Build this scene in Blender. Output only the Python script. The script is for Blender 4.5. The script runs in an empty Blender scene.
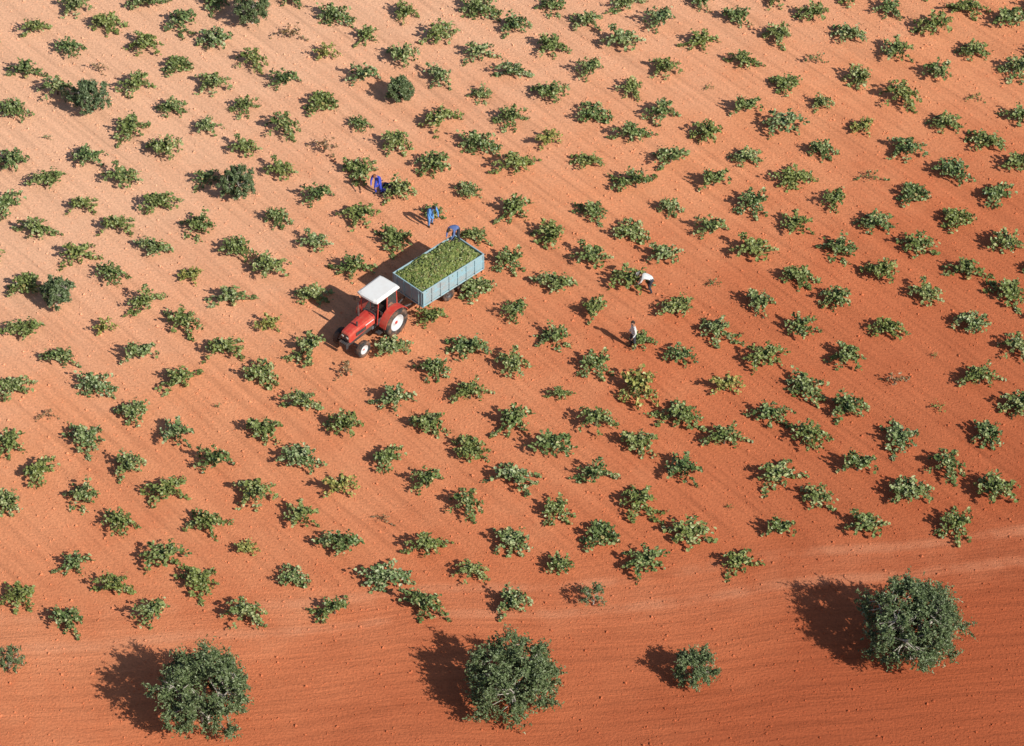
import bpy, bmesh, math, random
import numpy as np
from mathutils import Vector, Matrix, noise as mnoise
random.seed(7)
rng = np.random.default_rng(11)
scene = bpy.context.scene
COL = scene.collection

# ------------------------------------------------------------------ image pixels to ground
# Camera estimated from vine spacing in pixels: pitch 42 deg, 114 m above ground.
PITCH = math.radians(42.0); FPX = 3534.0; DIST = 171.0
CAM = Vector((0, -DIST*math.cos(PITCH), DIST*math.sin(PITCH)))
FWD = Vector((0, math.cos(PITCH), -math.sin(PITCH)))
UP = Vector((0, math.sin(PITCH), math.cos(PITCH)))
def G(u, v, z=0.0):
    """ground coordinates (metres) of an image pixel"""
    d = FWD + Vector((1, 0, 0))*((u-512)/FPX) - UP*((v-373)/FPX)
    t = (z-CAM.z)/d.z
    return CAM + d*t
def PX(p):
    r = Vector(p)-CAM
    w = r.dot(FWD)
    return (512+FPX*r.x/w, 373-FPX*r.dot(UP)/w)

# ------------------------------------------------------------------ nodes
def newmat(name):
    m = bpy.data.materials.new(name); m.use_nodes = True
    nt = m.node_tree
    b = nt.nodes['Principled BSDF']
    return m, nt, b
def math_(nt, op, a, b=None, clamp=False):
    n = nt.nodes.new('ShaderNodeMath'); n.operation = op; n.use_clamp = clamp
    for i, x in enumerate((a, b)):
        if x is None: continue
        if isinstance(x, (int, float)): n.inputs[i].default_value = x
        else: nt.links.new(x, n.inputs[i])
    return n.outputs[0]
def mix_(nt, fac, a, b, blend='MIX'):
    n = nt.nodes.new('ShaderNodeMix'); n.data_type = 'RGBA'; n.blend_type = blend
    for s, x in ((n.inputs[0], fac), (n.inputs[6], a), (n.inputs[7], b)):
        if isinstance(x, (int, float)): s.default_value = x
        elif isinstance(x, tuple): s.default_value = (*x, 1) if len(x) == 3 else x
        else: nt.links.new(x, s)
    return n.outputs[2]
def ramp_(nt, fac, stops, interp='LINEAR'):
    n = nt.nodes.new('ShaderNodeValToRGB'); n.color_ramp.interpolation = interp
    e = n.color_ramp.elements
    while len(e) < len(stops): e.new(0.5)
    for i, (p, c) in enumerate(stops):
        e[i].position = p
        e[i].color = (*c, 1) if isinstance(c, tuple) else (c, c, c, 1)
    nt.links.new(fac, n.inputs[0])
    return n.outputs[0]
def noise_(nt, vec, scale, detail=4, rough=0.55):
    n = nt.nodes.new('ShaderNodeTexNoise')
    n.inputs['Scale'].default_value = scale
    n.inputs['Detail'].default_value = detail
    n.inputs['Roughness'].default_value = rough
    nt.links.new(vec, n.inputs['Vector'])
    return n.outputs[0]

def paint(name, col, rough=0.5, metal=0.0, dirt=0.35, dirtcol=(0.42, 0.22, 0.13), scale=3.0):
    m, nt, b = newmat(name)
    tc = nt.nodes.new('ShaderNodeTexCoord')
    n = noise_(nt, tc.outputs['Object'], scale, 6, 0.65)
    f = ramp_(nt, n, [(0.42, 0.0), (0.72, 1.0)])
    f = math_(nt, 'MULTIPLY', f, dirt)
    c = mix_(nt, f, col, dirtcol)
    nt.links.new(c, b.inputs['Base Color'])
    b.inputs['Roughness'].default_value = rough
    b.inputs['Metallic'].default_value = metal
    return m

# ------------------------------------------------------------------ ground material
def soil_material(name, clod=False):
    m, nt, b = newmat(name)
    geo = nt.nodes.new('ShaderNodeNewGeometry')
    pos = geo.outputs['Position']
    sep = nt.nodes.new('ShaderNodeSeparateXYZ'); nt.links.new(pos, sep.inputs[0])
    X, Y = sep.outputs[0], sep.outputs[1]
    # soil colour gradient, paler to the north-west; partly vignette and haze painted in
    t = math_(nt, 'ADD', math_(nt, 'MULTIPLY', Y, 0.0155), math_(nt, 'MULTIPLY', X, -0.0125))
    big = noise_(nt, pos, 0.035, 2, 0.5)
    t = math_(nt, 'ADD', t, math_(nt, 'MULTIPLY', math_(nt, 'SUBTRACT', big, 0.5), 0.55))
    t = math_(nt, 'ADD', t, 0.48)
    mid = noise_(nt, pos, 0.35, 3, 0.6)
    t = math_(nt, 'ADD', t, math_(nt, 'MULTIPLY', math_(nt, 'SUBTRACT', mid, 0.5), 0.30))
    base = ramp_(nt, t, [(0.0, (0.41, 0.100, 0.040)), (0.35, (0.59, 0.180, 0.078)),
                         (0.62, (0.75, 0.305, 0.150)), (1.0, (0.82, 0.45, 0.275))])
    mp = nt.nodes.new('ShaderNodeMapping'); mp.vector_type = 'POINT'
    mp.inputs['Rotation'].default_value = (0, 0, math.radians(49.5))
    nt.links.new(pos, mp.inputs['Vector'])
    st = nt.nodes.new('ShaderNodeMapping'); st.inputs['Scale'].default_value = (0.09, 2.6, 1)
    nt.links.new(mp.outputs[0], st.inputs['Vector'])
    streak = noise_(nt, st.outputs[0], 1.0, 4, 0.62)
    # headland: cultivated along the field edge
    hp = nt.nodes.new('ShaderNodeMapping'); hp.inputs['Rotation'].default_value = (0, 0, math.radians(-7.5))
    nt.links.new(pos, hp.inputs['Vector'])
    hs = nt.nodes.new('ShaderNodeSeparateXYZ'); nt.links.new(hp.outputs[0], hs.inputs[0])
    hy = math_(nt, 'ADD', hs.outputs[1], math_(nt, 'MULTIPLY', math_(nt, 'SUBTRACT', big, 0.5), 6.0))
    hc = nt.nodes.new('ShaderNodeCombineXYZ')
    nt.links.new(math_(nt, 'MULTIPLY', hs.outputs[0], 0.18), hc.inputs[0])
    nt.links.new(math_(nt, 'MULTIPLY', hy, 2.4), hc.inputs[1])
    hstreak = noise_(nt, hc.outputs[0], 1.0, 4, 0.62)
    head = ramp_(nt, math_(nt, 'ADD', math_(nt, 'MULTIPLY', hy, -0.25), -2.6), [(0.0, 0.0), (1.0, 0.85)])
    lines = mix_(nt, head, streak, hstreak)
    dk = ramp_(nt, lines, [(0.30, 0.76), (0.50, 1.0), (0.70, 1.13)])
    c = mix_(nt, 0.75, base, dk, 'MULTIPLY')
    def band(center, width, amount, cin):
        d = math_(nt, 'ABSOLUTE', math_(nt, 'SUBTRACT', hy, center))
        f = ramp_(nt, math_(nt, 'DIVIDE', d, width), [(0.35, amount), (1.0, 0.0)])
        f = math_(nt, 'MULTIPLY', f, ramp_(nt, mid, [(0.35, 0.1), (0.6, 1.0)]))
        return mix_(nt, f, cin, (0.70, 0.32, 0.18))
    c = band(-13.6, 0.42, 0.32, c); c = band(-15.4, 0.42, 0.32, c); c = band(-14.8, 2.4, 0.10, c)
    fine = noise_(nt, pos, 8.0, 3, 0.8)
    c = mix_(nt, 0.95, c, ramp_(nt, fine, [(0.25, 0.70), (0.5, 1.0), (0.75, 1.20)]), 'MULTIPLY')
    nt.links.new(c, b.inputs['Base Color'])
    b.inputs['Roughness'].default_value = 0.95
    b.inputs['Specular IOR Level'].default_value = 0.12
    if not clod:
        sm_ = nt.nodes.new('ShaderNodeSeparateXYZ'); nt.links.new(mp.outputs[0], sm_.inputs[0])
        sn = math_(nt, 'SINE', math_(nt, 'ADD', math_(nt, 'MULTIPLY', sm_.outputs[1], 13.5), math_(nt, 'MULTIPLY', mid, 9.0)))
        inv = math_(nt, 'SUBTRACT', 1.0, head)
        h = math_(nt, 'ADD', math_(nt, 'MULTIPLY', math_(nt, 'MULTIPLY', sn, inv), 0.013), math_(nt, 'MULTIPLY', lines, 0.10))
        h = math_(nt, 'ADD', h, math_(nt, 'MULTIPLY', fine, 0.065))
        bp = nt.nodes.new('ShaderNodeBump'); bp.inputs['Strength'].default_value = 0.8
        bp.inputs['Distance'].default_value = 1.0
        nt.links.new(h, bp.inputs['Height']); nt.links.new(bp.outputs[0], b.inputs['Normal'])
    return m
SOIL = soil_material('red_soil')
CLOD = soil_material('soil_clod', True)

def add_mesh(name, verts, faces, mats, parent=None, midx=None, smooth=False, link=True):
    me = bpy.data.meshes.new(name)
    me.from_pydata([tuple(v) for v in verts], [], [tuple(f) for f in faces])
    for mm in mats: me.materials.append(mm)
    if midx is not None: me.polygons.foreach_set('material_index', list(midx))
    if smooth: me.polygons.foreach_set('use_smooth', [True]*len(me.polygons))
    me.update()
    if not link: return me
    ob = bpy.data.objects.new(name, me); COL.objects.link(ob)
    if parent: ob.parent = parent
    return ob

# ground sheet
s = 4000
gv = []; gf = []
n = 20
for j in range(n+1):
    for i in range(n+1):
        gv.append((-s+2*s*i/n, -s+2*s*j/n, 0))
for j in range(n):
    for i in range(n):
        a = j*(n+1)+i; gf.append((a, a+1, a+n+2, a+n+1))
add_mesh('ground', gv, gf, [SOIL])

# clods and pebbles (one object)
def clods():
    V = []; F = []
    octf = [(0,2,4),(2,1,4),(1,3,4),(3,0,4),(2,0,5),(1,2,5),(3,1,5),(0,3,5)]
    base = np.array([(1,0,0),(-1,0,0),(0,1,0),(0,-1,0),(0,0,1),(0,0,-1)], float)
    k = 0
    for i in range(26000):
        x = rng.uniform(-34, 34); y = rng.uniform(-26, 32)
        sz = min(0.022+rng.exponential(0.016), 0.095)
        b = base*sz*rng.uniform(0.6, 1.3, (6, 1))
        a = rng.uniform(0, 6.28); c, s_ = math.cos(a), math.sin(a)
        R = np.array([[c, -s_, 0], [s_, c, 0], [0, 0, 0.8]])
        V.append(b@R.T+np.array([x, y, sz*0.3]))
        F += [(p+k, q+k, r+k) for p, q, r in octf]; k += 6
    return add_mesh('soil_clods', np.concatenate(V), F, [CLOD])
clods()

# ------------------------------------------------------------------ foliage materials
def leaf_material(name, stops, rough=0.45, objvar=0.40, warm=(0.26, 0.26, 0.05), under=(0.24, 0.28, 0.15)):
    m, nt, b = newmat(name)
    geo = nt.nodes.new('ShaderNodeNewGeometry')
    oi = nt.nodes.new('ShaderNodeObjectInfo')
    c = ramp_(nt, geo.outputs['Random Per Island'], stops)
    c = mix_(nt, math_(nt, 'MULTIPLY', oi.outputs['Random'], objvar), c, warm)
    c = mix_(nt, math_(nt, 'MULTIPLY', geo.outputs['Backfacing'], 0.35), c, under)
    nt.links.new(c, b.inputs['Base Color'])
    b.inputs['Roughness'].default_value = rough
    b.inputs['Specular IOR Level'].default_value = 0.42
    return m
VINE = leaf_material('vine_leaf', [(0.0, (0.045, 0.085, 0.022)), (0.38, (0.100, 0.155, 0.045)),
                                   (0.75, (0.185, 0.235, 0.080)), (0.93, (0.32, 0.35, 0.17)), (1.0, (0.42, 0.30, 0.12))])
VINEL = leaf_material('vine_leaf_pale', [(0.0, (0.06, 0.105, 0.03)), (0.35, (0.13, 0.19, 0.065)),
                                   (0.72, (0.24, 0.29, 0.12)), (0.92, (0.40, 0.43, 0.25)), (1.0, (0.48, 0.38, 0.16))])
VINEY = leaf_material('vine_leaf_yellowing', [(0.0, (0.13, 0.16, 0.04)), (0.5, (0.26, 0.27, 0.07)),
                                   (0.85, (0.42, 0.36, 0.11)), (1.0, (0.42, 0.22, 0.09))])
VINED = leaf_material('vine_leaf_dry', [(0.0, (0.16, 0.11, 0.05)), (0.5, (0.28, 0.16, 0.08)),
                                   (0.85, (0.36, 0.21, 0.12)), (1.0, (0.20, 0.20, 0.07))], objvar=0.1)
OLIVE = leaf_material('olive_leaf', [(0.0, (0.050, 0.085, 0.032)), (0.45, (0.098, 0.145, 0.056)),
                                   (0.8, (0.165, 0.215, 0.098)), (1.0, (0.29, 0.34, 0.20))], rough=0.45, objvar=0.10)
def bark(name, c1, c2):
    m, nt, b = newmat(name)
    tc = nt.nodes.new('ShaderNodeTexCoord')
    n_ = noise_(nt, tc.outputs['Object'], 14, 4, 0.7)
    nt.links.new(ramp_(nt, n_, [(0.3, c1), (0.7, c2)]), b.inputs['Base Color'])
    b.inputs['Roughness'].default_value = 0.9
    return m
BARKV = bark('vine_bark', (0.07, 0.045, 0.03), (0.17, 0.12, 0.08))
BARKO = bark('olive_bark', (0.34, 0.30, 0.25), (0.58, 0.53, 0.46))
CANE = bark('vine_cane', (0.16, 0.12, 0.05), (0.24, 0.20, 0.08))

class Builder:
    def __init__(s): s.V = []; s.F = []; s.M = []; s.n = 0
    def add(s, verts, faces, m):
        s.V.append(np.asarray(verts, float)); s.F += [tuple(i+s.n for i in f) for f in faces]
        s.M += [m]*len(faces); s.n += len(verts)
    def tube(s, pts, rad, m, k=6):
        pts = [Vector(p) for p in pts]; rings = []
        for i, p in enumerate(pts):
            d = (pts[min(i+1, len(pts)-1)]-pts[max(i-1, 0)]).normalized()
            a = d.orthogonal().normalized()
            if i and abs(a.dot(pa)) < 0.999:
                a = (pa-d*pa.dot(d)).normalized()
            pa = a; b = d.cross(a)
            rings += [p+(a*math.cos(6.2832*j/k)+b*math.sin(6.2832*j/k))*rad[i] for j in range(k)]
        F = []
        for i in range(len(pts)-1):
            for j in range(k):
                j2 = (j+1) % k
                F.append((i*k+j, i*k+j2, (i+1)*k+j2, (i+1)*k+j))
        F.append(tuple(range(k))[::-1]); F.append(tuple((len(pts)-1)*k+j for j in range(k)))
        s.add([tuple(v) for v in rings], F, m)
    def leaves(s, P, size, m, r, upbias=1.0, aspect=0.9, fold=0.25):
        """folded leaf = two quads sharing the midrib"""
        P = np.asarray(P); n = len(P)
        nrm = r.normal(0, 1, (n, 3)); nrm[:, 2] = np.abs(nrm[:, 2])+upbias
        nrm /= np.linalg.norm(nrm, axis=1)[:, None]
        t = r.normal(0, 1, (n, 3)); t -= (t*nrm).sum(1)[:, None]*nrm
        t /= np.linalg.norm(t, axis=1)[:, None]
        b = np.cross(nrm, t)
        sz = (size*r.uniform(0.65, 1.3, n))[:, None]
        w = sz*aspect*0.5
        p0 = P-t*sz*0.5; p1 = P+t*sz*0.5-nrm*sz*0.12
        l0 = P-t*sz*0.22+b*w+nrm*sz*fold*0.5; l1 = P+t*sz*0.25+b*w*0.75+nrm*sz*fold*0.4
        r0 = P-t*sz*0.22-b*w+nrm*sz*fold*0.5; r1 = P+t*sz*0.25-b*w*0.75+nrm*sz*fold*0.4
        V = np.stack([p0, l0, l1, p1, r1, r0], 1).reshape(-1, 3)
        o = np.arange(n)*6
        F = [(int(a), int(a+3), int(a+2), int(a+1)) for a in o]+[(int(a), int(a+5), int(a+4), int(a+3)) for a in o]
        s.add(V, F, m)
    def mesh(s, name, mats):
        return add_mesh(name, np.concatenate(s.V), s.F, mats, midx=s.M, link=False)

def vine_mesh(seed, dense=1.0):
    r = np.random.default_rng(seed); B = Builder()
    h = r.uniform(0.22, 0.36)
    hd = np.array([r.normal(0, .04), r.normal(0, .04), h])
    B.tube([(0, 0, -0.05), (hd[0]*.4, hd[1]*.4, h*.5), hd], [0.06, 0.045, 0.055], 1)
    nc = int(r.integers(16, 25)*dense)
    P = []
    ell = r.uniform(1.0, 1.35)
    ea = r.uniform(0, math.pi)
    for c in range(nc):
        az = 6.2832*(c+r.uniform(-.8, .8))/nc
        eld = r.uniform(6, 70); el = math.radians(eld)
        L = r.uniform(0.58, 1.10)*(1-.30*(eld > 40))
        if r.random() < .16 and eld < 45: L *= 1.25
        L *= 1+(ell-1)*math.cos(2*(az-ea))
        p = hd+np.array([math.cos(az), math.sin(az), 0.3])*0.06
        d = np.array([math.cos(az)*math.cos(el), math.sin(az)*math.cos(el), math.sin(el)])
        pts = [p.copy()]; st = 0.1
        for k in range(int(L/st)):
            d = d+np.array([r.normal(0, .14), r.normal(0, .14), -0.12]); d /= np.linalg.norm(d)
            p = p+d*st
            if p[2] < 0.09: p[2] = 0.09; d[2] = abs(d[2])*.3
            pts.append(p.copy())
            m_ = int(r.integers(2, 6)) if dense >= 0.8 else int(r.integers(0, 3))
            for _ in range(m_):
                P.append(p+r.normal(0, 1, 3)*np.array([.068, .068, .06])+np.array([0, 0, .02]))
        rad = list(np.linspace(0.011, 0.004, len(pts)))
        B.tube(pts, rad, 2, 3)
    P = np.array(P); P[:, 2] = np.maximum(P[:, 2], 0.04)
    B.leaves(P, 0.145, 0, r, upbias=0.6)
    return B.mesh('grapevine_mesh', [VINE, BARKV, CANE])
vmeshes = [vine_mesh(100+i) for i in range(22)]
smeshes = [vine_mesh(300+i, 0.5) for i in range(5)]
ymeshes = [vine_mesh(400+i, 0.8) for i in range(4)]

def set_obj_leaf(ob, mat):
    ob.material_slots[0].link = 'OBJECT'; ob.material_slots[0].material = mat

# ------------------------------------------------------------------ vines (image pixels, judged by eye)
V_ = """18,594 64,617 151,611 243,611 333,606,.85 423,602 511,600,.95
110,583,.85 72,559,.8 161,554 199,579 291,573,.85 380,574 469,568,.85 557,562,.75 642,560 733,558
118,520 206,521 244,545,.75,y 336,543 424,543 511,537 600,532 688,530 777,526,.9 866,523 954,521
79,492 167,488,1.05 252,490 298,514 336,485,.9,y 381,512,.5,d 465,502 554,506 637,500,1.05 727,500,.25 816,494 905,491,1.05 993,490,1.1
37,467 127,462 213,459,1.05 296,456,1.05 385,454 425,478 511,473 594,471 679,468,1.05 771,471 855,463 945,463,1.05 5,498
7,440 86,436 173,432 261,428 343,424 427,422 470,447 551,444,1.1 636,441,1.15 722,436 808,434,1.1 898,436 986,430
47,409,.6,d 131,408,.9 216,400,.3 298,399 392,395 468,391 511,418,1.1 593,418 680,412 768,411 846,405 937,402,.5,y 1018,402
13,383 91,381 177,376 260,371 345,368,.8,d 432,365 511,363 557,389,.6 636,385,1.2,y 722,383,.9,y 801,382,1.05 892,377,.85,d 977,376
57,355,.9 137,351 221,346 310,345,1.1 388,345,.9 470,344 551,334 594,360 678,352,.9 762,355 844,353 933,350,.3 1015,344
20,328 102,325,.8,y 182,319 268,319,.85,y 430,314,.9 514,308 591,307,1.05 638,336,.7 715,328 799,326 887,325 971,320
144,299 228,294 312,290 473,284 551,281 628,278,1.1 675,306 756,300 834,295,.9 925,292 1008,290
25,281 110,271,.85 190,271,.8,y 267,266 351,263 508,256,.95 591,254 664,252,.9 711,277,.5 798,273 880,270 964,267,1.1
73,250 150,245,.9 234,246 314,239,.9 394,237 472,233,.8 550,231 629,228 709,225,.9 753,248 835,245 916,242 1002,241
34,226 114,222 195,222 277,214,.95 356,212,1.05 432,208,.7 512,206,1.05 592,208,.9 669,203,.85 751,199 793,222 874,218 955,215
3,201 80,201,.8 158,199 316,193,.9 397,188 467,187,.8 634,180,1.05 711,178,1.05 789,175,.95 833,197,.95 912,190 994,190
45,178 122,175 202,174,.85 280,168,.95 357,167,1.05 432,161 512,162,1.05 588,157,.75 668,155,1.05 745,152,.95 821,146 867,171,.65,sp 949,168
12,157 86,155 164,147 244,145,.9 322,144,.9,d 394,140 474,140 545,137,.85,y 629,131,.95 705,129 781,122,1.1 861,123,.85,y 903,145 987,138 1018,160
46,132,.35 129,126 205,124,.8 282,124 358,120,.7 437,117 510,114,.9 591,110 661,109,.95 743,104 820,99,.7 899,94,1.05 944,118
10,108 171,103,.9 244,102,.85 321,99 478,90,.8 549,90,1.05 629,85,.9 706,81,.35,sp 783,79 858,74,.95 937,69 975,92,.6,sp 1020,113
56,87,.95 136,81 210,80 283,77,.95 362,73 437,73,.85 509,68,.9 588,67,.95 662,64,.9 741,57,.95 814,56,.8,sp 893,49 972,46,.95 1018,65
24,67 97,64,.6,d 177,61 251,57 323,51,.9,y 401,54 474,48,.95 548,43 622,39,1.1 698,37,.9 776,32 850,31 933,24,1.05 1008,16
68,45,.85 143,40 214,36,.95 288,30,.9,d 364,31,.85 438,31 513,22 586,18,.9 658,18,1.1 734,14,.9 811,11 886,5,.8 966,5
32,25,.9 107,19 180,17,.95 331,12 402,9,.9 475,5 549,2 625,0,.9 697,-3 772,-6 848,-10 72,3 147,0 215,-2 288,-8"""
vines = []
for tok in V_.split():
    p = tok.split(',')
    vines.append((float(p[0]), float(p[1]), float(p[2]) if len(p) > 2 else 1.0, p[3] if len(p) > 3 else ''))
def put_vine(p, sc, kind):
    sparse = kind in ('d', 'sp') or sc < 0.55
    me = random.choice(smeshes if sparse else (ymeshes if kind == 'y' else vmeshes))
    ob = bpy.data.objects.new('grapevine', me); COL.objects.link(ob)
    ob.location = (p.x, p.y, 0)
    ob.rotation_euler = (0, 0, random.choice((0, math.pi))+random.uniform(-.75, .75))
    k = sc*random.uniform(0.94, 1.07)
    ob.scale = (k*random.uniform(.98, 1.18), k*random.uniform(.88, 1.02), k*random.uniform(0.95, 1.15))
    if kind == 'y': set_obj_leaf(ob, VINEY)
    elif kind == 'd': set_obj_leaf(ob, VINED)
    elif random.random() < .30: set_obj_leaf(ob, VINEL)
for u, v, sc, kind in vines:
    put_vine(G(u+2, v+7.5), sc, kind)
# planting pattern continued outside the image frame
O = G(511, 606); A = (G(954, 527)-G(511, 543))/5; Bv = (G(513, 28)-G(511, 606))/11
for i in range(-22, 22):
    for j in range(-8, 52):
        if (i+j) % 2: continue
        p = O+A*(i*0.5)+Bv*(j*0.5)
        u, v = PX(p)
        if -12 < u < 1036 and -6 < v < 760: continue
        edge = 622 if u < 511 else 622-(u-511)*0.22
        if v > edge: continue
        if not (-45 < p.x < 45 and p.y < 48): continue
        if random.random() < 0.04: continue
        p = p+Vector((random.uniform(-.15, .15), random.uniform(-.15, .15), 0))
        put_vine(p, random.uniform(0.85, 1.08), random.choice(['']*9+['y']))

# ------------------------------------------------------------------ olive trees
def olive(name, u, v, R, zc, Rz, seed, nclump=70, per=260, leaf=0.13, trunk=0.16, hfork=0.55, spread=0.16, vase=0.0, ragged=.35):
    r = np.random.default_rng(seed); B = Builder()
    fork = np.array([r.normal(0, .06), r.normal(0, .06), hfork])
    B.tube([(0, 0, -0.1), (fork[0]*.6, fork[1]*.3, hfork*.5), fork], [trunk*1.35, trunk, trunk*1.05], 1, 9)
    nl = 6 if R > 1.2 else 4
    limbs = []
    for i in range(nl):
        a = 6.2832*(i+r.uniform(-.3, .3))/nl+.4
        rr = R*r.uniform(.45, .72)
        end = np.array([math.cos(a)*rr, math.sin(a)*rr, zc+Rz*r.uniform(.1, .5)])
        mid = fork*.5+end*.5+np.array([math.cos(a)*.1*R, math.sin(a)*.1*R, -0.08*R])
        pts = []
        for t in np.linspace(0, 1, 8):
            pts.append((1-t)**2*fork+2*t*(1-t)*mid+t*t*end+(r.normal(0, .035*R, 3) if 0 < t < 1 else 0))
        B.tube(pts, list(np.linspace(trunk*.60, trunk*.22, 8)), 1, 6)
        limbs += pts[2:]
    limbs = np.array(limbs)
    P = []
    off = Vector((seed*3.7, seed*1.3, 0))
    for c in range(nclump):
        outer = c < nclump*.75
        nn = int(nclump*.75)
        if outer:
            zz = 1-1.6*(c+.5)/nn; ph = c*2.39996+r.normal(0, .35)
            rr = math.sqrt(max(0, 1-zz*zz)); d = np.array([math.cos(ph)*rr, math.sin(ph)*rr, zz])
            k = r.uniform(.72, 1.03)
        else:
            d = r.normal(0, 1, 3); d /= np.linalg.norm(d); k = r.uniform(.3, .7)
        lump = 1+ragged*mnoise.noise(Vector(d)*1.9+off)
        if vase:
            # pruned open on the sunny (south-east) side so the limbs show
            sun_side = np.array([0.20, -.52, .83]); pd = float((d*k)@sun_side)
            off_ax = np.linalg.norm(d*k-sun_side*pd)
            if pd > -0.15 and off_ax < vase: continue
        ce = np.array([d[0]*R*.86, d[1]*R*.86, d[2]*Rz*.86])*k*lump+np.array([0, 0, zc])
        ce[2] = max(ce[2], 0.3)
        q = limbs[np.argmin(((limbs-ce)**2).sum(1))]
        m_ = (q+ce)/2+r.normal(0, .05*R, 3)
        B.tube([q, m_, ce], [trunk*.2, trunk*.12, trunk*.05], 1, 4)
        o_ = ce-np.array([0, 0, zc]); o_ /= (np.linalg.norm(o_)+1e-6)
        cr = R*spread*r.uniform(.7, 1.3)
        npp = int(per*r.uniform(.7, 1.3))
        ns = max(5, npp//13)
        for s_ in range(ns):
            sd = r.normal(0, 1, 3)+o_*.6+np.array([0, 0, .2]); sd /= np.linalg.norm(sd)
            L = cr*r.uniform(.7, 1.9)
            tt = r.uniform(0.05, 1, npp//ns)
            P.append(ce+sd*L*tt[:, None]+r.normal(0, .035, (len(tt), 3)))
    P = np.concatenate(P); P[:, 2] = np.maximum(P[:, 2], 0.06)
    B.leaves(P, leaf, 0, r, upbias=0.4, aspect=0.42, fold=0.12)
    me = B.mesh(name, [OLIVE, BARKO])
    ob = bpy.data.objects.new(name, me); COL.objects.link(ob)
    g = G(u, v); ob.location = (g.x, g.y, 0)
    return ob
olive('olive_tree', 206, 720, 2.25, 1.85, 1.80, 1, nclump=125, per=240, vase=.27, hfork=.8, trunk=.19, ragged=.3)
olive('olive_tree', 512, 701, 2.20, 1.45, 1.50, 2, nclump=115, per=240, ragged=.5)
olive('olive_tree', 911, 656, 2.38, 1.95, 2.0, 3, nclump=140, per=240, vase=.22, hfork=.9, trunk=.19, ragged=.35)
olive('olive_tree', 694, 681, 1.0, 0.9, 1.0, 4, nclump=55, per=150, leaf=.11, trunk=.06, hfork=.3, spread=.2)
olive('olive_tree', 862, 815, 1.9, 1.6, 1.5, 5, nclump=70, per=200)
small = [(90, 97, 1.05), (237, 184, .98), (55, 293, .84), (398, 90, .75), (250, 8, 1.08)]
for i, (u, v, R) in enumerate(small):
    olive('young_olive_tree', u+2, v+R*1.0*14, R, R*.95, R*1.0, 20+i, nclump=56, per=140, leaf=.12, trunk=.05, hfork=.25, spread=.17, ragged=.2)
olive('young_olive_tree', 10, 668, .65, .6, .6, 41, nclump=18, per=70, leaf=.11, trunk=.035, hfork=.2, spread=.3)
olive('young_olive_tree', 593, 604, .60, .6, .55, 42, nclump=16, per=60, leaf=.10, trunk=.035, hfork=.2, spread=.3)

# ------------------------------------------------------------------ hard-surface helpers
def empty(name, p, heading):
    e = bpy.data.objects.new(name, None); COL.objects.link(e)
    e.location = p; e.rotation_euler = (0, 0, heading); e.empty_display_size = 0.5
    return e
def bm_obj(bm, name, mat, parent, bevel=0.0, seg=2, smooth=False):
    me = bpy.data.meshes.new(name)
    if bevel > 0:
        bmesh.ops.bevel(bm, geom=[e for e in bm.edges if e.calc_face_angle(0) > 0.5], offset=bevel, segments=seg, affect='EDGES', profile=0.5)
    bmesh.ops.recalc_face_normals(bm, faces=bm.faces)
    bm.to_mesh(me); bm.free()
    me.materials.append(mat)
    if smooth: me.polygons.foreach_set('use_smooth', [True]*len(me.polygons))
    ob = bpy.data.objects.new(name, me); COL.objects.link(ob); ob.parent = parent
    return ob
def box(name, c, d, mat, parent, bevel=0.01):
    bm = bmesh.new(); bmesh.ops.create_cube(bm, size=1)
    for v in bm.verts:
        x, y, z = v.co
        v.co = Vector((x*d[0], y*d[1], z*d[2]))
    bmesh.ops.translate(bm, verts=bm.verts, vec=c)
    return bm_obj(bm, name, mat, parent, bevel)
def rod(name, p, q, r, mat, parent, seg=10):
    B = Builder(); B.tube([p, q], [r, r], 0, seg)
    return add_mesh(name, np.concatenate(B.V), B.F, [mat], parent)
def lathe(name, prof, c, mat, parent, seg=40):
    """profile (y, r) revolved round the Y axis"""
    V = []; F = []; k = len(prof)
    for i in range(seg):
        a = 6.28318*i/seg
        for j, (y, r) in enumerate(prof):
            V.append((c[0]+r*math.cos(a), c[1]+y, c[2]+r*math.sin(a)))
    for i in range(seg):
        for j in range(k-1):
            i2 = (i+1) % seg
            F.append((i*k+j, i*k+j+1, i2*k+j+1, i2*k+j))
    return add_mesh(name, V, F, [mat], parent, smooth=True)
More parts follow.
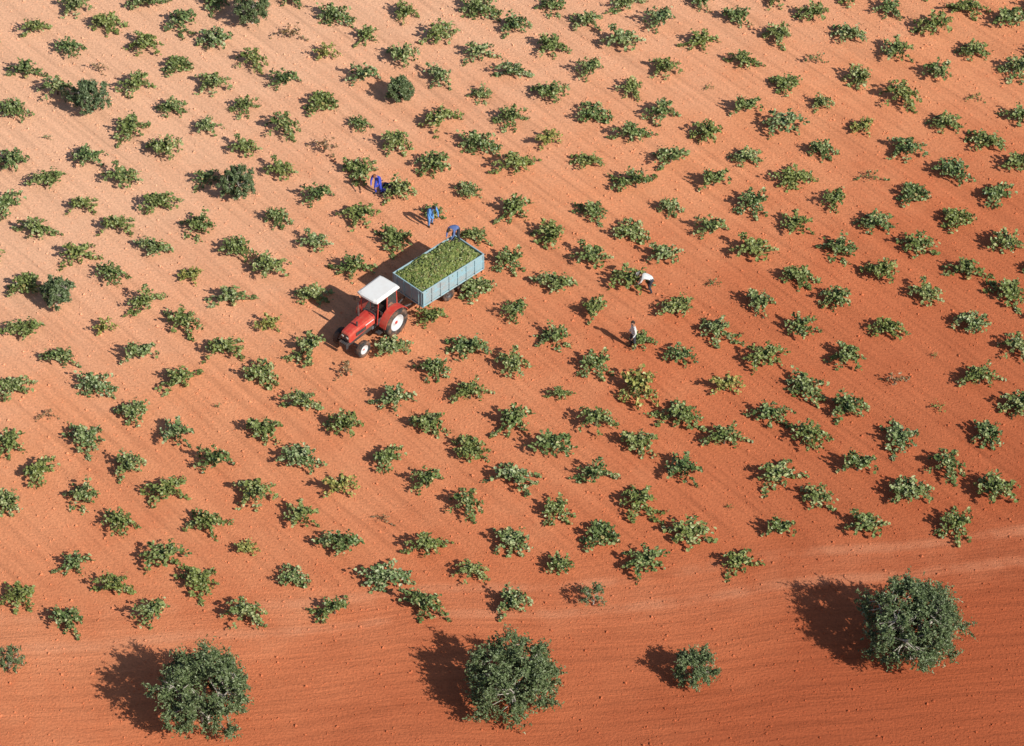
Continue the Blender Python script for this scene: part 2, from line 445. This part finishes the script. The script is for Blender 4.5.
def wheel(name, c, R, W, rimR, side, parent, TYRE, RIM, HUB, lugs=20):
    h = W/2
    lathe(name+'_tyre', [(-h*.75, rimR), (-h, rimR+(R-rimR)*.45), (-h*.9, R*.955), (-h*.5, R*.985), (0, R), (h*.5, R*.985), (h*.9, R*.955), (h, rimR+(R-rimR)*.45), (h*.75, rimR), (-h*.75, rimR)], c, TYRE, parent)
    s_ = side
    lathe(name+'_rim', [(s_*h*.78, rimR*1.02), (s_*h*.78, rimR*.92), (s_*h*.15, rimR*.80), (s_*h*.15, rimR*.35), (s_*h*.45, rimR*.28), (s_*h*.45, 0.001)], c, RIM, parent)
    lathe(name+'_hub', [(side*h*.46, rimR*.2), (side*h*.6, rimR*.18), (side*h*.62, 0.001)], c, HUB, parent, 16)
    V = []; F = []; n_ = 0
    for i in range(lugs):
        for sd in (-1, 1):
            a = 6.28318*(i+(0.5 if sd > 0 else 0))/lugs
            da = 0.10; th = 0.035
            pts = []
            for (y, aa) in ((0.0, a), (0.0, a+th), (sd*h*.96, a+th+da), (sd*h*.96, a+da)):
                for rr in (R*.96, R*1.035 if y == 0 else R*1.0):
                    pts.append((c[0]+rr*math.cos(aa), c[1]+y, c[2]+rr*math.sin(aa)))
            V += pts
            q = [(0, 2, 4, 6), (1, 7, 5, 3), (0, 1, 3, 2), (2, 3, 5, 4), (4, 5, 7, 6), (6, 7, 1, 0)]
            F += [tuple(k+n_ for k in f) for f in q]; n_ += 8
    add_mesh(name+'_lugs', V, F, [TYRE], parent)

RED = paint('tractor_red_paint', (0.58, 0.05, 0.035), 0.5, dirt=0.5)
WHITE = paint('cab_roof_white_paint', (0.80, 0.79, 0.77), 0.4, dirt=0.12)
TYRE = paint('tyre_rubber', (0.035, 0.033, 0.032), 0.85, dirt=0.7)
RIM = paint('rim_pale_paint', (0.60, 0.64, 0.66), 0.45, dirt=0.4)
METAL = paint('dark_metal', (0.07, 0.07, 0.075), 0.5, 0.3, dirt=0.4)
GREY = paint('grey_casting', (0.16, 0.17, 0.18), 0.55, 0.2, dirt=0.45)
TBLUE = paint('trailer_blue_paint', (0.28, 0.44, 0.50), 0.5, dirt=0.45, scale=2.2)
TBLUE2 = paint('trailer_frame_paint', (0.31, 0.49, 0.55), 0.5, dirt=0.35)
SEAT = paint('black_vinyl', (0.03, 0.03, 0.03), 0.5, dirt=0.2)
LAMP = paint('lamp_lens', (0.75, 0.75, 0.7), 0.15, dirt=0.05)
gm, nt, b = newmat('cab_glass')
b.inputs['Base Color'].default_value = (0.10, 0.13, 0.13, 1); b.inputs['Roughness'].default_value = 0.03
b.inputs['Alpha'].default_value = 0.45
GLASS = gm

# ------------------------------------------------------------------ tractor  (x forward, y left)
ax_r = G(383, 326); ax_f = G(348, 352)
head = math.atan2(ax_f.y-ax_r.y, ax_f.x-ax_r.x)
T = empty('tractor', (ax_r.x, ax_r.y, 0), head)
WB = 2.25
for sd, nm in ((1, 'left'), (-1, 'right')):
    wheel('rear_wheel_'+nm, (0, sd*.80, .76), .76, .42, .44, sd, T, TYRE, RIM, RED, 20)
    wheel('front_wheel_'+nm, (WB, sd*.74, .44), .44, .27, .25, sd, T, TYRE, RIM, RED, 16)
rod('rear_axle', (0, -.7, .76), (0, .7, .76), .11, GREY, T)
rod('front_axle', (WB, -.68, .46), (WB, .68, .46), .06, GREY, T)
box('gearbox', (.35, 0, .72), (1.3, .42, .42), GREY, T, .04)
box('engine_block', (1.55, 0, .78), (1.3, .38, .46), METAL, T, .03)
box('front_bolster', (WB+.15, 0, .66), (.6, .34, .26), METAL, T, .03)
for i in range(5):
    box('front_weight_%d' % i, (WB+.56, -.2+.1*i, .66), (.16, .085, .32), METAL, T, .015)
bm = bmesh.new()
def loft(sections):
    rings = [[bm.verts.new(p) for p in s_] for s_ in sections]
    k = len(rings[0])
    for a_, b_ in zip(rings, rings[1:]):
        for i in range(k): bm.faces.new((a_[i], a_[(i+1) % k], b_[(i+1) % k], b_[i]))
    bm.faces.new(rings[0][::-1]); bm.faces.new(rings[-1])
def hsec(x, w, zt, zb): return [(x, -w, zb), (x, w, zb), (x, w, zt-.13), (x, w*.86, zt-.03), (x, w*.4, zt), (x, -w*.4, zt), (x, -w*.86, zt-.03), (x, -w, zt-.13)]
loft([hsec(.92, .36, 1.52, 1.02), hsec(1.5, .34, 1.48, 1.0), hsec(2.3, .30, 1.40, .86), hsec(2.62, .29, 1.33, .82), hsec(2.68, .25, 1.27, .86)])
bm_obj(bm, 'bonnet', RED, T, 0.012)
box('grille', (2.69, 0, 1.06), (.03, .42, .34), METAL, T, .008)
for sd in (1, -1):
    box('headlight_%s' % ('l' if sd > 0 else 'r'), (2.70, sd*.15, 1.10), (.05, .12, .09), LAMP, T, .01)
    box('bonnet_side_grille_%s' % ('l' if sd > 0 else 'r'), (1.9, sd*.320, 1.12), (.7, .05, .20), METAL, T, .005)
    box('bonnet_stripe_%s' % ('l' if sd > 0 else 'r'), (1.3, sd*.352, 1.3), (.6, .012, .05), WHITE, T, .003)
    box('step_%s' % ('l' if sd > 0 else 'r'), (.85, sd*.55, .50), (.35, .28, .04), METAL, T, .01)
    V = []; F = []
    for i in range(13):
        a = math.radians(8+i*12.5)
        rr = .86
        for y in (.56, .98):
            V.append((rr*math.cos(a), sd*y, .76+rr*math.sin(a)))
            V.append(((rr+.03)*math.cos(a), sd*y, .76+(rr+.03)*math.sin(a)))
    for i in range(12):
        o = i*4
        F += [(o, o+2, o+6, o+4), (o+1, o+5, o+7, o+3), (o, o+4, o+5, o+1), (o+2, o+3, o+7, o+6)]
    F += [(0, 1, 3, 2), (48, 50, 51, 49)]
    add_mesh('fender_%s' % ('l' if sd > 0 else 'r'), V, F, [RED], T)
    V = [(0, sd*.555, .8)]; k = 13
    for i in range(13):
        a = math.radians(8+i*12.5); V.append((.88*math.cos(a), sd*.555, .76+.88*math.sin(a)))
    V2 = [(x, y-sd*.02, z) for x, y, z in V]
    F = [(0, i, i+1) for i in range(1, 13)]+[(14, 14+i+1, 14+i) for i in range(1, 13)]
    add_mesh('fender_inner_%s' % ('l' if sd > 0 else 'r'), V+V2, F, [METAL], T)
# cab
box('cab_floor', (.35, 0, .98), (1.25, 1.06, .06), METAL, T, .01)
box('dashboard', (.86, 0, 1.26), (.14, .60, .5), METAL, T, .03)
box('seat_cushion', (.12, 0, 1.22), (.48, .48, .12), SEAT, T, .04)
box('seat_backrest', (-.13, 0, 1.50), (.10, .46, .50), SEAT, T, .04)
box('seat_base', (.12, 0, 1.08), (.3, .3, .16), METAL, T, .02)
for sd in (1, -1):
    box('cab_lower_panel_%d' % (sd > 0), (.35, sd*.545, 1.16), (1.16, .03, .36), METAL, T, .01)
lathe('steering_wheel', [(-.015, .19), (0, .205), (.015, .19), (0, .175), (-.015, .19)], (0, 0, 0), SEAT, T, 24)
sw = bpy.data.objects['steering_wheel']; sw.location = (.62, 0, 1.56); sw.rotation_euler = (math.radians(70), 0, math.radians(90))
rod('steering_column', (.84, 0, 1.42), (.63, 0, 1.55), .02, METAL, T)
posts = {'fl': (.93, .50, .90, .60), 'fr': (.93, -.50, .90, -.60), 'rl': (-.48, .54, -.42, .60), 'rr': (-.48, -.54, -.42, -.60), 'ml': (.28, .54, .28, .62), 'mr': (.28, -.54, .28, -.62)}
for k_, (x0, y0, x1, y1) in posts.items():
    rod('cab_post_'+k_, (x0, y0, 1.0), (x1*.97, y1*.95, 2.43), .03, RED, T, 8)
for nm, pts in (('windscreen', [(.94, -.46, 1.5), (.94, .46, 1.5), (.88, .54, 2.40), (.88, -.54, 2.40)]),
                ('rear_window', [(-.47, -.5, 1.45), (-.47, .5, 1.45), (-.42, .54, 2.40), (-.42, -.54, 2.40)]),
                ('side_window_l', [(.24, .55, 1.36), (-.44, .55, 1.5), (-.38, .585, 2.40), (.24, .585, 2.40)]),
                ('side_window_r', [(.24, -.55, 1.36), (-.44, -.55, 1.5), (-.38, -.585, 2.40), (.24, -.585, 2.40)])):
    add_mesh(nm, pts, [(0, 1, 2, 3)], [GLASS], T)
bm = bmesh.new()
def rsec(z, dx, dy): return [(x+.23, y, z) for x, y in ((-.80+dx, -.66+dy), (.82-dx, -.66+dy), (.88-dx, -.45+dy*.5), (.88-dx, .45-dy*.5), (.82-dx, .66-dy), (-.80+dx, .66-dy), (-.84+dx, .45-dy*.5), (-.84+dx, -.45+dy*.5))]
loft([rsec(2.42, .03, .03), rsec(2.47, 0, 0), rsec(2.55, .02, .02), rsec(2.60, .12, .12)])
bm_obj(bm, 'cab_roof', WHITE, T, 0.015)
rod('exhaust_pipe', (1.45, -.25, 1.45), (1.45, -.25, 2.3), .035, METAL, T)
rod('exhaust_silencer', (1.45, -.25, 1.55), (1.45, -.25, 1.95), .065, METAL, T)
rod('air_intake', (2.0, .16, 1.42), (2.0, .16, 1.68), .05, METAL, T)
for sd in (1, -1):
    rod('mirror_arm_%d' % (sd > 0), (.92, sd*.56, 2.05), (1.02, sd*.86, 2.05), .012, METAL, T, 6)
    box('mirror_%d' % (sd > 0), (1.02, sd*.88, 1.98), (.03, .14, .24), METAL, T, .01)
    rod('lift_arm_%d' % (sd > 0), (-.15, sd*.3, .62), (-.95, sd*.38, .48), .03, METAL, T, 6)

# ------------------------------------------------------------------ trailer
tc_ = G(439, 291)
near0 = G(425, 316.5); near1 = G(484, 279)
th = math.atan2(near0.y-near1.y, near0.x-near1.x)
TR = empty('grape_trailer', (tc_.x, tc_.y, 0), th)
L, W, Z0, Z1 = 4.2, 2.1, .84, 1.78
box('floor', (0, 0, Z0), (L, W, .08), TBLUE2, TR, .01)
for sd in (1, -1):
    box('side_board_%d' % (sd > 0), (0, sd*(W/2-.02), (Z0+Z1)/2+.05), (L-.1, .04, Z1-Z0-.12), TBLUE, TR, .006)
    box('top_rail_%d' % (sd > 0), (0, sd*(W/2-.005), Z1+.005), (L+.02, .055, .05), TBLUE2, TR, .01)
    box('mid_rail_%d' % (sd > 0), (0, sd*(W/2+.012), 1.36), (L-.12, .03, .05), TBLUE, TR, .006)
    for i in range(8):
        x = -L/2+.05+i*(L-.1)/7
        box('stake_%d_%d' % (sd > 0, i), (x, sd*(W/2+.022), (Z0+Z1)/2), (.055, .05, Z1-Z0-.06), TBLUE2 if i in (0, 7) else TBLUE, TR, .008)
    box('chassis_rail_%d' % (sd > 0), (0, sd*.42, .72), (L-.2, .09, .15), METAL, TR, .01)
    for i, x in enumerate((-.85, .15)):
        wheel('wheel_%d_%d' % (sd > 0, i), (x, sd*.78, .38), .38, .24, .21, sd, TR, TYRE, METAL, METAL, 14)
for i, x in enumerate((-.85, .15)):
    rod('axle_%d' % i, (x, -.8, .38), (x, .8, .38), .05, METAL, TR)
    box('spring_mount_%d' % i, (x, 0, .54), (.2, .95, .28), METAL, TR, .02)
for e, x in (('front', L/2-.02), ('tail', -L/2+.02)):
    box(e+'_board', (x, 0, (Z0+Z1)/2+.05), (.04, W-.10, Z1-Z0-.12), TBLUE, TR, .006)
    box(e+'_rail', (x*1.002, 0, Z1+.003), (.06, W-.08, .05), TBLUE2, TR, .01)
    sx = 1 if x > 0 else -1
    for i in range(4):
        box('%s_stake_%d' % (e, i), (x+sx*.035, -.78+.52*i, (Z0+Z1)/2), (.03, .05, Z1-Z0-.1), TBLUE2, TR, .006)
bpy.context.view_layer.update()
hitch_w = T.matrix_world @ Vector((-.55, 0, .50))
hl = TR.matrix_world.inverted() @ hitch_w
for sd in (1, -1):
    rod('drawbar_%d' % (sd > 0), (L/2-.4, sd*.40, .68), (hl.x-.12, hl.y+sd*.04, hl.z+.02), .045, METAL, TR)
rod('drawbar_eye', (hl.x-.2, hl.y, hl.z), (hl.x, hl.y, hl.z), .04, METAL, TR)
rod('jack_stand', (L/2+.35, .16, .66), (L/2+.35, .16, .30), .03, METAL, TR)
rod('drawbar_hitch', (-.05, 0, .52), (-.60, 0, .50), .05, METAL, T)

GR = leaf_material('white_grapes', [(0.0, (0.08, 0.11, 0.025)), (0.4, (0.16, 0.20, 0.05)), (0.8, (0.26, 0.29, 0.09)), (1.0, (0.20, 0.15, 0.06))], rough=0.4, objvar=0)
def hz(x, y):
    ex = 1-abs(2*x/(L-.06))**6; ey = 1-abs(2*y/(W-.06))**6
    return 1.68+.24*ex*ey+.16*mnoise.noise(Vector((x*1.1, y*1.1, 3)))+.07*mnoise.noise(Vector((x*3.5, y*3.5, 1)))
def load():
    r = np.random.default_rng(5)
    V = []; F = []; nx, ny = 42, 22
    for j in range(ny+1):
        for i in range(nx+1):
            x = -(L-.085)/2+(L-.085)*i/nx; y = -(W-.085)/2+(W-.085)*j/ny
            V.append((x, y, hz(x, y)-.03))
    for j in range(ny):
        for i in range(nx):
            a = j*(nx+1)+i; F.append((a, a+1, a+nx+2, a+nx+1))
    add_mesh('grape_load', V, F, [GR], TR, smooth=True)
    ico = bmesh.new(); bmesh.ops.create_icosphere(ico, subdivisions=1, radius=1)
    iv = np.array([v.co[:] for v in ico.verts]); ifc = [tuple(v.index for v in f.verts) for f in ico.faces]; ico.free()
    B = Builder()
    for c in range(1500):
        x = r.uniform(-L/2+.06, L/2-.06); y = r.uniform(-W/2+.06, W/2-.06)
        z = hz(x, y)-.01; a = r.uniform(0, 6.28); ln = r.uniform(.05, .11)
        sc = np.array([ln, .05, .045])*r.uniform(.8, 1.3)
        c_, s_ = math.cos(a), math.sin(a)
        P = iv*sc*r.uniform(.8, 1.2, (len(iv), 1))
        P = np.stack([P[:, 0]*c_-P[:, 1]*s_, P[:, 0]*s_+P[:, 1]*c_, P[:, 2]+P[:, 0]*r.normal(0, .3)], 1)+np.array([x, y, z])
        B.add(P, ifc, 0)
    me = B.mesh('grape_bunches', [GR]); ob = bpy.data.objects.new('grape_bunches', me); COL.objects.link(ob); ob.parent = TR
    B = Builder(); P = np.stack([r.uniform(-L/2+.1, L/2-.1, 160), r.uniform(-W/2+.1, W/2-.1, 160)], 1)
    P = np.array([(x, y, hz(x, y)+.05) for x, y in P]); B.leaves(P, .12, 0, r)
    me = B.mesh('vine_leaves', [VINE]); ob = bpy.data.objects.new('vine_leaves', me); COL.objects.link(ob); ob.parent = TR
load()

# ------------------------------------------------------------------ people
def cloth(name, col):
    m, nt, b = newmat(name)
    tc = nt.nodes.new('ShaderNodeTexCoord')
    n_ = noise_(nt, tc.outputs['Object'], 7, 4, 0.6)
    nt.links.new(mix_(nt, 1.0, col, ramp_(nt, n_, [(0.3, 0.75), (0.7, 1.12)]), 'MULTIPLY'), b.inputs['Base Color'])
    b.inputs['Roughness'].default_value = 0.9
    bp = nt.nodes.new('ShaderNodeBump'); bp.inputs['Distance'].default_value = 0.03
    nt.links.new(n_, bp.inputs['Height']); nt.links.new(bp.outputs[0], b.inputs['Normal'])
    return m
SKIN = cloth('skin', (0.42, 0.22, 0.14)); HAIR = cloth('dark_hair', (0.03, 0.02, 0.015)); HAIRR = cloth('brown_hair', (0.22, 0.07, 0.03))
SHOE = cloth('shoe_leather', (0.06, 0.05, 0.045)); EYE = cloth('eye_white', (0.7, 0.7, 0.68)); LIP = cloth('lips', (0.35, 0.10, 0.08))
C_BLUE = cloth('blue_overall', (0.05, 0.08, 0.52)); C_BLUE2 = cloth('blue_shirt', (0.12, 0.32, 0.70)); C_WHITE = cloth('white_shirt', (0.78, 0.78, 0.76))
C_DARK = cloth('dark_trousers', (0.035, 0.04, 0.055)); STRAW = cloth('straw_hat', (0.72, 0.67, 0.54))
C_GREY = cloth('grey_blue_shirt', (0.11, 0.16, 0.36))

def skin_surface(verts, edges, radii, root=0, sub=2):
    me = bpy.data.meshes.new('tmp'); me.from_pydata(verts, edges, []); me.update()
    ob = bpy.data.objects.new('tmp', me); COL.objects.link(ob)
    ob.modifiers.new('skin', 'SKIN')
    sv = me.skin_vertices[0].data
    for i, r_ in enumerate(radii):
        sv[i].radius = r_ if isinstance(r_, tuple) else (r_, r_)
        sv[i].use_root = (i == root)
    m2 = ob.modifiers.new('sub', 'SUBSURF'); m2.levels = sub; m2.render_levels = sub
    dg = bpy.context.evaluated_depsgraph_get(); dg.update()
    out = bpy.data.meshes.new_from_object(ob.evaluated_get(dg))
    bpy.data.objects.remove(ob); 
    return out
POSES = {
 'stand': dict(pelvis=(0, 0, .96), waist=(0, 0, 1.10), chest=(0, .01, 1.30), neck=(0, 0, 1.46), head=(0, .02, 1.56), sh=(.18, 0, 1.40), el=(.25, -.02, 1.12), wr=(.25, .12, .90), hip=(.09, 0, .90), kn=(.11, .03, .49), an=(.12, -.02, .09), tilt=.15),
 'lean': dict(pelvis=(0, -.10, .94), waist=(0, -.02, 1.06), chest=(0, .13, 1.22), neck=(0, .24, 1.34), head=(0, .31, 1.42), sh=(.18, .20, 1.29), el=(.23, .32, 1.04), wr=(.16, .50, .88), hip=(.09, -.10, .88), kn=(.12, .02, .48), an=(.13, -.08, .09), tilt=.8),
 'bend': dict(pelvis=(0, -.18, .88), waist=(0, -.06, .98), chest=(0, .14, 1.04), neck=(0, .30, 1.05), head=(0, .40, 1.04), sh=(.18, .25, 1.02), el=(.21, .36, .76), wr=(.14, .50, .56), hip=(.09, -.18, .83), kn=(.13, -.02, .46), an=(.13, -.14, .09), tilt=1.2)}
def person(name, u, v, facing, pose, shirt, pants, hair, hat=None, h=1.0, sleeve=True, z=0.0):
    P = POSES[pose]
    g = G(u, v, z); E = empty(name, (g.x, g.y, z), facing-math.pi/2); E.scale = (h, h, h)
    V = [P['pelvis'], P['waist'], P['chest'], P['neck'], P['head']]
    Rr = [(.16, .125), (.145, .115), (.165, .125), .064, .054]
    Ed = [(0, 1), (1, 2), (2, 3), (3, 4)]
    bones = [(0, 1, 's'), (1, 2, 's'), (2, 3, 's'), (3, 4, 'k')]
    hands = []
    for sd in (-1, 1):
        m = lambda k, f=0: (P[k][0]*sd, P[k][1]+f*sd, P[k][2])
        o = len(V)
        stp = .07
        V += [m('sh'), m('el'), m('wr')]; Rr += [.068, .050, .032]
        Ed += [(2, o), (o, o+1), (o+1, o+2)]; bones += [(2, o, 's'), (o, o+1, 's'), (o+1, o+2, 's' if sleeve else 'k')]
        hands.append((Vector(m('el')), Vector(m('wr'))))
        o = len(V)
        an = m('an', stp); 
        V += [m('hip'), m('kn', stp*.6), an, (an[0]*1.1, an[1]+.16, .045)]
        Rr += [(.10, .10), .074, .050, (.045, .035)]
        Ed += [(0, o), (o, o+1), (o+1, o+2), (o+2, o+3)]
        bones += [(0, o, 'p'), (o, o+1, 'p'), (o+1, o+2, 'p'), (o+2, o+3, 'o')]
    me = skin_surface(V, Ed, Rr, 0, 2)
    me.materials.clear()
    for mm in (SKIN, shirt, pants, SHOE): me.materials.append(mm)
    mi = {'k': 0, 's': 1, 'p': 2, 'o': 3}
    VV = [Vector(x) for x in V]
    for f in me.polygons:
        c = f.center; best = 9; bi = 's'
        for a, b_, k in bones:
            ab = VV[b_]-VV[a]; t = max(0, min(1, (c-VV[a]).dot(ab)/ab.length_squared))
            d = (c-VV[a]-ab*t).length
            if d < best: best = d; bi = k
        f.material_index = mi[bi]; f.use_smooth = True
    ob = bpy.data.objects.new('body', me); COL.objects.link(ob); ob.parent = E
    for hi, (el, wr) in enumerate(hands):
        sd = -1 if hi == 0 else 1
        d = (wr-el).normalized(); side = Vector((1, 0, 0)); side = (side-d*side.dot(d)).normalized(); nn = d.cross(side)
        if nn.y < 0 and abs(nn.y) > .1: nn = -nn
        HV = [wr, wr+d*.05, wr+d*.085]; HR = [(.028, .02), (.038, .018), (.036, .016)]; HE = [(0, 1), (1, 2)]
        hm = skin_surface([tuple(x) for x in HV], HE, HR, 0, 2)
        ho = bpy.data.objects.new('palm_%d' % hi, hm); hm.materials.clear(); hm.materials.append(SKIN); COL.objects.link(ho); ho.parent = E
        for k, (off, ln) in enumerate(((-.03, .065), (-.01, .078), (.01, .085), (.03, .075), (.036, .055))):
            if k == 4:
                pts = [wr+d*.03-side*sd*.02, wr+d*.06-side*sd*.052, wr+d*.085-side*sd*.062+nn*.015, wr+d*.10-side*sd*.06+nn*.03]
            else:
                b0 = wr+d*.075+side*off
                pts = [b0, b0+d*ln*.45+nn*.006, b0+d*ln*.78+nn*.022, b0+d*ln*.95+nn*.042]
            fm = skin_surface([tuple(x) for x in pts], [(0, 1), (1, 2), (2, 3)], [.0095, .009, .008, .0065], 0, 1)
            fm.materials.clear(); fm.materials.append(SKIN)
            fo = bpy.data.objects.new('finger_%d_%d' % (hi, k), fm); COL.objects.link(fo); fo.parent = E
    Hm = Matrix.Translation(Vector(P['head'])) @ Matrix.Rotation(-P['tilt'], 4, 'X') @ Matrix.Translation((0, .015, .095))
    def hp(nm, fn, mat, seg=20):
        bm = bmesh.new(); bmesh.ops.create_uvsphere(bm, u_segments=seg, v_segments=seg*2//3, radius=1)
        fn(bm); bmesh.ops.transform(bm, matrix=Hm, verts=bm.verts)
        return bm_obj(bm, nm, mat, E, 0, smooth=True)
    def skull(bm):
        for v_ in bm.verts:
            x, y, z = v_.co
            w = .076*(1-.18*max(0, -z)); dy = .096*(1-.10*max(0, -z)*(y < 0))
            v_.co = (x*w, y*dy, z*.122)
            if y > .8 and -.35 < z < .12 and abs(x) < .22: v_.co.y += .020*(1-abs(x)/.22)*(0.5-z)
            if y > .75 and .1 < z < .35 and .2 < abs(x) < .55: v_.co.y -= .008
    hp('head', skull, SKIN, 28)
    def sm(c, r_):
        def f(bm):
            for v_ in bm.verts: v_.co = Vector((v_.co.x*r_[0]+c[0], v_.co.y*r_[1]+c[1], v_.co.z*r_[2]+c[2]))
        return f
    for sd in (-1, 1):
        hp('eye_%d' % (sd > 0), sm((sd*.030, .083, .006), (.011, .008, .008)), EYE, 10)
        hp('pupil_%d' % (sd > 0), sm((sd*.030, .090, .006), (.005, .003, .005)), HAIR, 8)
        hp('ear_%d' % (sd > 0), sm((sd*.078, -.005, -.005), (.010, .020, .032)), SKIN, 10)
    hp('mouth', sm((0, .086, -.058), (.024, .007, .007)), LIP, 10)
    def hairf(bm):
        dl = [v_ for v_ in bm.verts if (v_.co.z < .28 and v_.co.y > .15) or v_.co.z < -.55]
        bmesh.ops.delete(bm, geom=dl, context='VERTS')
        for v_ in bm.verts: v_.co = (v_.co.x*.085, v_.co.y*.106-.003, v_.co.z*.132)
    hp('hair', hairf, hair, 24)
    if hat:
        prof = [(-.0, .19), (.012, .185), (.014, .10), (.07, .088), (.10, .07), (.108, .001)]
        V2 = []; F2 = []; k = len(prof)
        for i in range(28):
            a = 6.28318*i/28
            for z_, r_ in prof: V2.append(Hm @ Vector((r_*math.cos(a)*.95, r_*math.sin(a)*1.1, z_+.05+(.012*math.cos(2*a) if r_ > .15 else 0))))
        for i in range(28):
            for j in range(k-1): F2.append((i*k+j, ((i+1) % 28)*k+j, ((i+1) % 28)*k+j+1, i*k+j+1))
        add_mesh('hat', V2, F2, [hat], E, smooth=True)
    return E
def crate(name, loc, col=(0.05, 0.10, 0.45), rz=0.4):
    mat = paint(name+'_plastic', col, 0.4, dirt=0.25)
    E = empty(name, loc, rz); o = Vector((0, 0, 0))
    box('crate_base', o+Vector((0, 0, .02)), (.50, .34, .03), mat, E, .006)
    for sx in (-1, 1):
        box('crate_end_%d' % sx, o+Vector((sx*.255, 0, .15)), (.02, .36, .27), mat, E, .006)
        box('crate_side_%d' % sx, o+Vector((0, sx*.175, .14)), (.488, .018, .24), mat, E, .006)
    B = Builder(); r = np.random.default_rng(3)
    bm = bmesh.new(); bmesh.ops.create_icosphere(bm, subdivisions=1, radius=1)
    iv = np.array([v.co[:] for v in bm.verts]); fc = [tuple(v.index for v in f.verts) for f in bm.faces]; bm.free()
    for _ in range(45):
        B.add(iv*np.array([.06, .045, .04])+np.array([o.x+r.uniform(-.19, .19), o.y+r.uniform(-.12, .12), o.z+r.uniform(.14, .26)]), fc, 0)
    me = B.mesh('grapes', [GR]); ob = bpy.data.objects.new('grapes', me); COL.objects.link(ob); ob.parent = E
    return E
rad = math.radians
person('grape_picker', 378, 194, rad(250), 'lean', C_BLUE, C_BLUE, HAIRR)
person('grape_picker', 431, 226, rad(300), 'lean', C_BLUE2, C_BLUE2, HAIR)
# the worker levelling the load stands on the grapes at the rear corner of the trailer
lx, ly = -1.72, -.60
cand = [(lx, ly), (lx, -ly)]
w_ = max((TR.matrix_world @ Vector((x, y, 1.75)) for x, y in cand), key=lambda q: q.y-q.x)
l_ = TR.matrix_world.inverted() @ w_
zf = hz(l_.x, l_.y)-.02
uu, vv = PX((w_.x, w_.y, zf))
person('grape_picker', uu, vv, th+0.1, 'bend', C_GREY, C_DARK, HAIR, z=zf)
person('grape_picker', 633, 348, rad(200), 'stand', C_WHITE, C_DARK, HAIR)
person('grape_picker', 648, 292, rad(170), 'bend', C_WHITE, C_DARK, HAIR, hat=STRAW)
g = G(386, 190); crate('grape_crate', (g.x, g.y, 0), col=(.03, .05, .3), rz=1.2)

# ------------------------------------------------------------------ light, sky, camera
SUN_EL = math.radians(36)
sh = Vector((-0.75, 0.66, 0)).normalized()         # direction in which shadows fall
to_sun = Vector((-sh.x*math.cos(SUN_EL), -sh.y*math.cos(SUN_EL), math.sin(SUN_EL)))
sl = bpy.data.lights.new('sun', 'SUN'); sl.energy = 5.0; sl.angle = math.radians(0.5); sl.color = (1.0, 0.965, 0.88)
so = bpy.data.objects.new('sun', sl); COL.objects.link(so)
so.rotation_euler = to_sun.to_track_quat('Z', 'Y').to_euler(); so.location = (40, -40, 60)
w = bpy.data.worlds.new('World'); scene.world = w; w.use_nodes = True
nt = w.node_tree; bg = nt.nodes['Background']
sk = nt.nodes.new('ShaderNodeTexSky'); sk.sky_type = 'NISHITA'; sk.sun_disc = False
sk.sun_elevation = SUN_EL; sk.sun_rotation = math.atan2(to_sun.x, to_sun.y)
nt.links.new(sk.outputs[0], bg.inputs['Color']); bg.inputs['Strength'].default_value = 0.085
cd = bpy.data.cameras.new('camera'); co = bpy.data.objects.new('camera', cd); COL.objects.link(co)
cd.sensor_width = 36; cd.lens = FPX/1024*36; cd.clip_start = 1; cd.clip_end = 12000
co.location = CAM; co.rotation_euler = (math.pi/2-PITCH, 0, 0)
scene.camera = co
scene.view_settings.view_transform = 'Standard'; scene.view_settings.look = 'None'; scene.view_settings.exposure = 0
